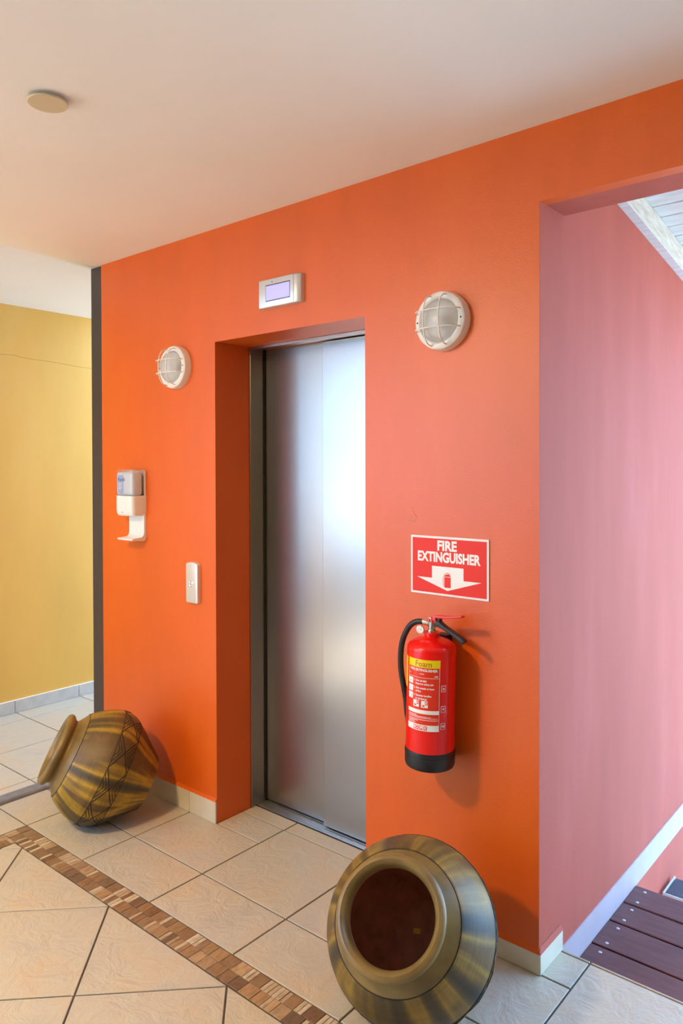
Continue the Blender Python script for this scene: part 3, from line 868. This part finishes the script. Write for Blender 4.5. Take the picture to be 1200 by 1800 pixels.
# ---- printed label wrapped on the cylinder
PH0 = radians(12.5)
def wrap(u, v, lift):
    a = PH0 + u / ER; r = ER + lift
    return (r * sin(a), -r * cos(a), v)
def wrap_rect(name, u0, u1, v0, v1, mat, par, lift):
    n = max(2, int(abs(u1 - u0) / .004) + 1); vs, fs = [], []
    for i in range(n + 1):
        u = u0 + (u1 - u0) * i / n; vs += [wrap(u, v0, lift), wrap(u, v1, lift)]
    for i in range(n): fs.append((2 * i, 2 * i + 2, 2 * i + 3, 2 * i + 1))
    return from_py(name, vs, fs, mat, par, smooth=True)
def wrap_text(name, s, size, u, v, mat, par, lift=.0009, bold=0, sx=1, align='CENTER'):
    vs, fs = text_mesh(s, size, bold, sx, align)
    return from_py(name, [wrap(u + a, v + b, lift) for a, b in vs], fs, mat, par)
LT, LB = .370, .137           # label top and bottom above the base
UW = .0585
lab = wrap_rect('label', -UW, UW, LB, LT, plain('label_red', (.80, .035, .008), .35), t, .0003)
wrap_rect('label_banner', -UW, UW, LT - .026, LT, M_PRINTY, lab, .0006)
wrap_text('lettering', 'Foam', .0265, .002, LT - .0145, M_PRINTB, lab, bold=.012)
wrap_text('lettering', 'FIRE EXTINGUISHER', .0112, .0, LT - .0345, M_PRINTW, lab, bold=.03, sx=.98)
wrap_text('lettering', '6 Litre', .006, -.002, LT - .0465, M_PRINTW, lab, bold=.02)
wrap_text('lettering', 'P50', .005, -.050, LT - .0485, M_PRINTW, lab, bold=.02)
wrap_text('lettering', '183B', .006, .045, LT - .053, M_PRINTW, lab, bold=.03)
wrap_rect('label_line', -UW, UW - .002, LT - .0595, LT - .0585, M_PRINTW, lab, .0007)
wrap_rect('label_line', UW - .0026, UW - .0014, LB + .002, LT - .027, M_PRINTW, lab, .0007)
wrap_rect('label_line', -UW + .0002, -UW + .0012, LT - .080, LT - .027, M_PRINTW, lab, .0007)
for k, (z, l1, l2) in enumerate(((LT - .071, '1. Use upright', 'Remove safety pin'), (LT - .0955, '2. Aim nozzle at base', 'of fire'), (LT - .1195, '3. Squeeze handles', 'to discharge'))):
    pn = wrap_rect('label_picture', -UW + .0015, -UW + .023, z - .0125, z + .0075, M_PRINTW, lab, .0007)
    wrap_rect('picture_mark', -UW + .008 + .003 * k, -UW + .014 + .002 * k, z - .006, z - .0015, M_PRINTLB, lab, .0010)
    wrap_text('lettering', l1, .0083, -UW + .026, z + .002, M_PRINTW, lab, bold=.03, align='LEFT')
    wrap_text('lettering', l2, .0083, -UW + .034, z - .0085, M_PRINTW, lab, bold=.03, align='LEFT')
for u, ch in ((-.022, 'A'), (.008, 'B')):
    wrap_rect('label_picture', u - .0105, u + .0115, LB + .077, LB + .099, M_PRINTW, lab, .0007)
    wrap_rect('picture_mark', u + .002, u + .0105, LB + .086, LB + .097, M_PRINTR, lab, .0010)
    wrap_text('lettering', ch, .009, u + .0062, LB + .0915, M_PRINTW, lab, .0013, .03)
    wrap_rect('picture_mark', u - .007, u + .001, LB + .080, LB + .085, M_PRINTR, lab, .0010)
wrap_rect('label_banner', -UW, UW - .0015, LB + .056, LB + .0685, M_PRINTW, lab, .0007)
for k, (a, b, z) in enumerate(((-UW + .003, -.018, .0505), (-UW + .003, .030, .0465), (-UW + .003, .052, .0425), (-UW + .003, UW - .004, .0365), (-UW + .003, -.014, .0325), (-UW + .003, -.026, .0285), (-UW + .003, -.022, .0245))):
    wrap_rect('small_print', a, b, LB + z - .0007, LB + z + .0007, M_PRINTW, lab, .0007)
wrap_rect('label_banner', -UW, UW - .0015, LB + .0005, LB + .0205, M_PRINTW, lab, .0007)
wrap_rect('brand_patch', -.030, .018, LB + .0035, LB + .0175, M_PRINTR, lab, .0010)
wrap_text('lettering', 'ECOFEX', .0135, -.006, LB + .0105, M_PRINTW, lab, .0013, .03, .9)
# three small approval marks beside the label
for v, ch in ((LT - .093, 'o'), (LB + .073, '<'), (LB + .017, 'CE')):
    u = UW + .0125
    mk = wrap_rect('approval_mark', u - .0085, u + .0085, v - .0105, v + .0105, M_PRINTW, t, .0005)
    wrap_rect('mark_field', u - .0070, u + .0070, v - .0090, v + .0090, M_PRINTR, mk, .0008)
    wrap_text('lettering', ch, .013 if len(ch) == 1 else .009, u, v, M_PRINTW, mk, .0011, .05)
# second label further round to the left
l2 = wrap_rect('label', -UW - .060, -UW - .012, LT - .105, LT - .002, M_PRINTY, t, .0003)

# ------------------------------------------------------------------ clay pots
PROF = [  # (s from rim, radius)  outside
    (.000, .150), (.004, .160), (.012, .1665), (.021, .1675), (.031, .163), (.040, .153), (.048, .1475), (.056, .1495), (.066, .161), (.078, .178), (.090, .194)]
BODY = [(.0905, .1935), (.0925, .1975), (.105, .209), (.130, .2265), (.160, .244), (.190, .2580), (.215, .2665), (.240, .2710), (.262, .2715), (.285, .2665), (.310, .2565), (.335, .2425), (.365, .2225), (.400, .1960), (.440, .1650), (.478, .1360), (.484, .1310), (.487, .1250), (.487, 0)]
LEN = .487
def interp(tab, s):
    for (a, ra), (b, rb) in zip(tab[:-1], tab[1:]):
        if a <= s <= b: return ra + (rb - ra) * (s - a) / (b - a)
    return tab[-1][1]
def refine(tab, k=4):
    out = []
    P_ = [Vector(p) for p in tab]
    for i in range(len(P_) - 1):
        p0, p1, p2, p3 = P_[max(i - 1, 0)], P_[i], P_[i + 1], P_[min(i + 2, len(P_) - 1)]
        for j in range(k):
            q = j / k; out.append(.5 * ((2 * p1) + (p2 - p0) * q + (2 * p0 - 5 * p1 + 4 * p2 - p3) * q * q + (3 * p1 - p0 - 3 * p2 + p3) * q ** 3))
    out.append(P_[-1]); return [(p.x, p.y) for p in out]
def make_pot(label, centre, axis, spin, mbody, scrap=False):
    """centre: middle of the widest ring; local z runs from base to mouth"""
    t = thing('clay_pot', label, 'pot', group='large clay pots')
    z = Vector(axis).normalized(); x = Vector((0, 0, 1)).cross(z).normalized(); y = z.cross(x)
    Mx = Matrix((x, y, z)).transposed().to_4x4() @ Matrix.Rotation(spin, 4, 'Z')
    SC = .94; c = Vector(centre)
    c.z = SC * max((s - .255) * z.z + r * sqrt(1 - z.z ** 2) for s, r in BODY) + .0005     # rests on the floor
    Mx.translation = c - z * (LEN - .255) * SC
    t.matrix_world = Mx @ Matrix.Scale(SC, 4)
    R_ = refine(PROF, 3)
    lathe('rim', [(r, LEN - s) for s, r in R_] , M_RIM, t, 96)
    Bp = refine(BODY[:-4], 3) + BODY[-3:]
    lathe('body', [(r, LEN - s) for s, r in Bp], mbody, t, 128)
    inner = [(.150, 0), (.141, .006), (.135, .018), (.132, .034), (.133, .050), (.146, .066), (.175, .090), (.225, .145), (.252, .205), (.256, .255), (.240, .315), (.200, .375), (.150, .435), (.115, .470), (.0, .472)]
    lip = lathe('inner_lip', [(r, LEN - s) for r, s in inner[:4]], M_RIM, t, 96)
    lathe('inner_wall', [(r, LEN - s) for r, s in inner[3:]], M_POTIN, t, 96)
    # shoulder groove, band rings and carved diamonds with chevrons
    def on(s, a, lift=0.0003):
        r = interp(BODY, s) + lift; return (r * cos(a), r * sin(a), LEN - s)
    def seg(sa, aa, sb, ab, k=8): return [on(sa + (sb - sa) * i / k, aa + (ab - aa) * i / k) for i in range(k + 1)]
    s1, s2, N = .238, .332, 10
    gl = []
    for s in (s1, s2):
        gl.append([on(s, 2 * pi * i / 96) for i in range(97)])
    st = 2 * pi / N
    for i in range(N):
        a = i * st
        gl.append(seg(s1, a, s2, a + st)); gl.append(seg(s1, a + st, s2, a))
        gl.append(seg(s1 + .006, a + .02, s2 - .010, a + st - .09)) if False else None
        sm = (s1 + s2) / 2; am = a + st / 2
        for f in (.70, .40):
            # chevrons nested in the two triangles
            gl.append([*seg(s1, am - st / 2 * f, s1 + (sm - s1) * f, am, 4)]); gl.append([*seg(s1, am + st / 2 * f, s1 + (sm - s1) * f, am, 4)])
            gl.append([*seg(s2, am - st / 2 * f, s2 + (sm - s2) * f, am, 4)]); gl.append([*seg(s2, am + st / 2 * f, s2 + (sm - s2) * f, am, 4)])
    gl = [g_ for g_ in gl if g_]
    main = [g_ for g_ in gl if len(g_) == 9]
    cb_ = tubes('carved_band', [g_ for g_ in gl if len(g_) != 9], .0018, M_GROOVE, t, 5)
    tubes('carved_diamonds', main, .0026, M_GROOVE, t, 5)
    tubes('shoulder_groove', [[on(.0915, 2 * pi * i / 96, .0008) for i in range(97)]], .0016, M_GROOVE, t, 5)
    if scrap:
        o = box('paint_chip', (-.008, -.012, 0), (.008, .012, .001), M_SCRAP, t)
        o.matrix_local = Matrix.Translation((.0, .04, LEN - .469)) @ Matrix.Rotation(.5, 4, 'Z')
    return t
rx, ry = cos(YAW), sin(YAW)
make_pot('striped ochre clay pot tipped on its side by the dark post, mouth to the left', (-1.985, -.300, .243), (-.490, -.745, .46), 0.35, M_POTA)
make_pot('smoky olive clay pot tipped on its side below the fire extinguisher, mouth to the viewer', (-.232, -.372, .243), (.25, -.858, .69), 1.2, M_POTB, True)

# ------------------------------------------------------------------ ceiling disc
t = thing('ceiling_cover_disc', 'small round beige cover disc on the ceiling', 'cover disc', (-1.011, -1.073, ZC))
lathe('disc', [(0, -.016), (.054, -.016), (.0555, -.014), (.0555, -.011), (.052, -.010), (0, -.010)], M_DISC, t, 48)
lathe('mount', [(.030, 0), (.030, -.0105), (0, -.0105)], M_WHITE, t, 24)

# ------------------------------------------------------------------ deck landing and step beyond the opening
dk = thing('deck_landing', 'reddish brown ribbed deck boards beyond the stair opening', 'deck', (0.004, .17, SFZ))
edges = [.17, .263, .413, .587, .735, .889]
for a, b in zip(edges[:-1], edges[1:]):
    o = box('deck_board', (.002, a - .17 + .004, -.028), (2.2, b - .17 - .004, 0), M_DECK, dk, .004, 2)
    box('edge_groove', (.002, .0, .0), (2.2, .0015, .0008), M_GAP, o) if False else None
    for yy_ in (a - .17 + .030, b - .17 - .034):
        for xx in (.048, .65, 1.25):
            s = lathe('screw', [(0, .0014), (.0052, .0012), (.0062, .0)], M_SCREW, o, 14); s.location = (xx, yy_, 0)
box('support_joist', (.05, .01, -.16), (.10, .70, -.029), M_TREAD, dk)
box('support_joist', (1.2, .01, -.16), (1.25, .70, -.029), M_TREAD, dk)
tr = thing('stair_tread', 'dark screwed tread in a steel edging one step below the deck', 'stair tread', (.022, 1.205, -.27))
box('tread_board', (0.004, .004, -.03), (1.9, .160, 0), M_TREAD, tr, .003)
box('edging', (-.006, -.004, -.035), (.001, .166, .004), M_GALV, tr, .001)
box('edging', (.002, -.006, -.035), (1.9, .001, .003), M_GALV, tr, .001)
for xx in (.075, .70):
    for yy_ in (.035, .105):
        s = lathe('screw', [(0, .0016), (.007, .0012), (.008, .0)], M_SCREW, tr, 14); s.location = (xx, yy_, 0)
tr2 = thing('stair_tread', 'dark screwed tread two steps below the deck', 'stair tread', (.022, 1.52, -.44))
box('tread_board', (0.004, .004, -.03), (1.9, .22, 0), M_TREAD, tr2, .003)
# pale band on the rose wall at deck level
bd = box('trim_3', (.0012, .166, SFZ - .004), (.006, 3.2, .0), M_BAND)
tag(bd, 'pale painted band along the foot of the rose wall', 'band', kind='structure')

# ------------------------------------------------------------------ lean-to roof over the steps
rf_ = thing('ceiling_porch', 'white boarded lean-to roof over the deck steps', 'roof', (0, .708, 2.598), kind='structure')
sl = atan2(2.598 - 2.472, 1.538 - .708)
rf_.rotation_euler = (-sl, 0, 0)
box('flashing', (.0015, -.55, .0), (.038, 2.2, .003), M_BOARD, rf_)
box('rafter', (.0015, -.55, .0035), (.037, 2.2, .105), M_RAFTER, rf_, .003)
box('rafter', (1.10, -.55, .0035), (1.15, 2.2, .105), M_RAFTER, rf_, .003)
bw = .102
for k in range(27):
    y0 = -.56 + k * bw
    box('roof_board', (.0015, y0 + .002, .106), (1.3, y0 + bw - .002, .122), M_BOARD, rf_, .003, 1)
box('roof_sheet', (.0015, -.56, .123), (1.3, 2.2, .130), M_GALV, rf_)
tl = box('wall_plate', (.0525, -.52, .070), (1.3, -.485, .105), M_RAFTER, rf_)

# ------------------------------------------------------------------ warm fill lamp added on the ceiling, unseen behind the camera
t = thing('added_ceiling_lamp', 'round lamp added on the ceiling behind the camera for warm light', 'ceiling lamp', (-1.3, -2.3, ZC))
lathe('housing', [(0, 0), (.17, 0), (.17, -.02), (.16, -.03)], M_WHITEP, t, 40)
lathe('diffuser', [(.158, -.03), (.150, -.055), (.11, -.078), (0, -.088)], M_WARM, t, 40)
ld = bpy.data.lights.new('warm_fill_lamp', 'AREA'); ld.shape = 'DISK'; ld.size = .30; ld.energy = 42; ld.color = (1, .66, .30)
lo = bpy.data.objects.new('warm_fill_lamp', ld); COL.objects.link(lo); lo.parent = t; lo.location = (0, 0, -.10)
print('tiles', ntile, 'mosaic', nmos)
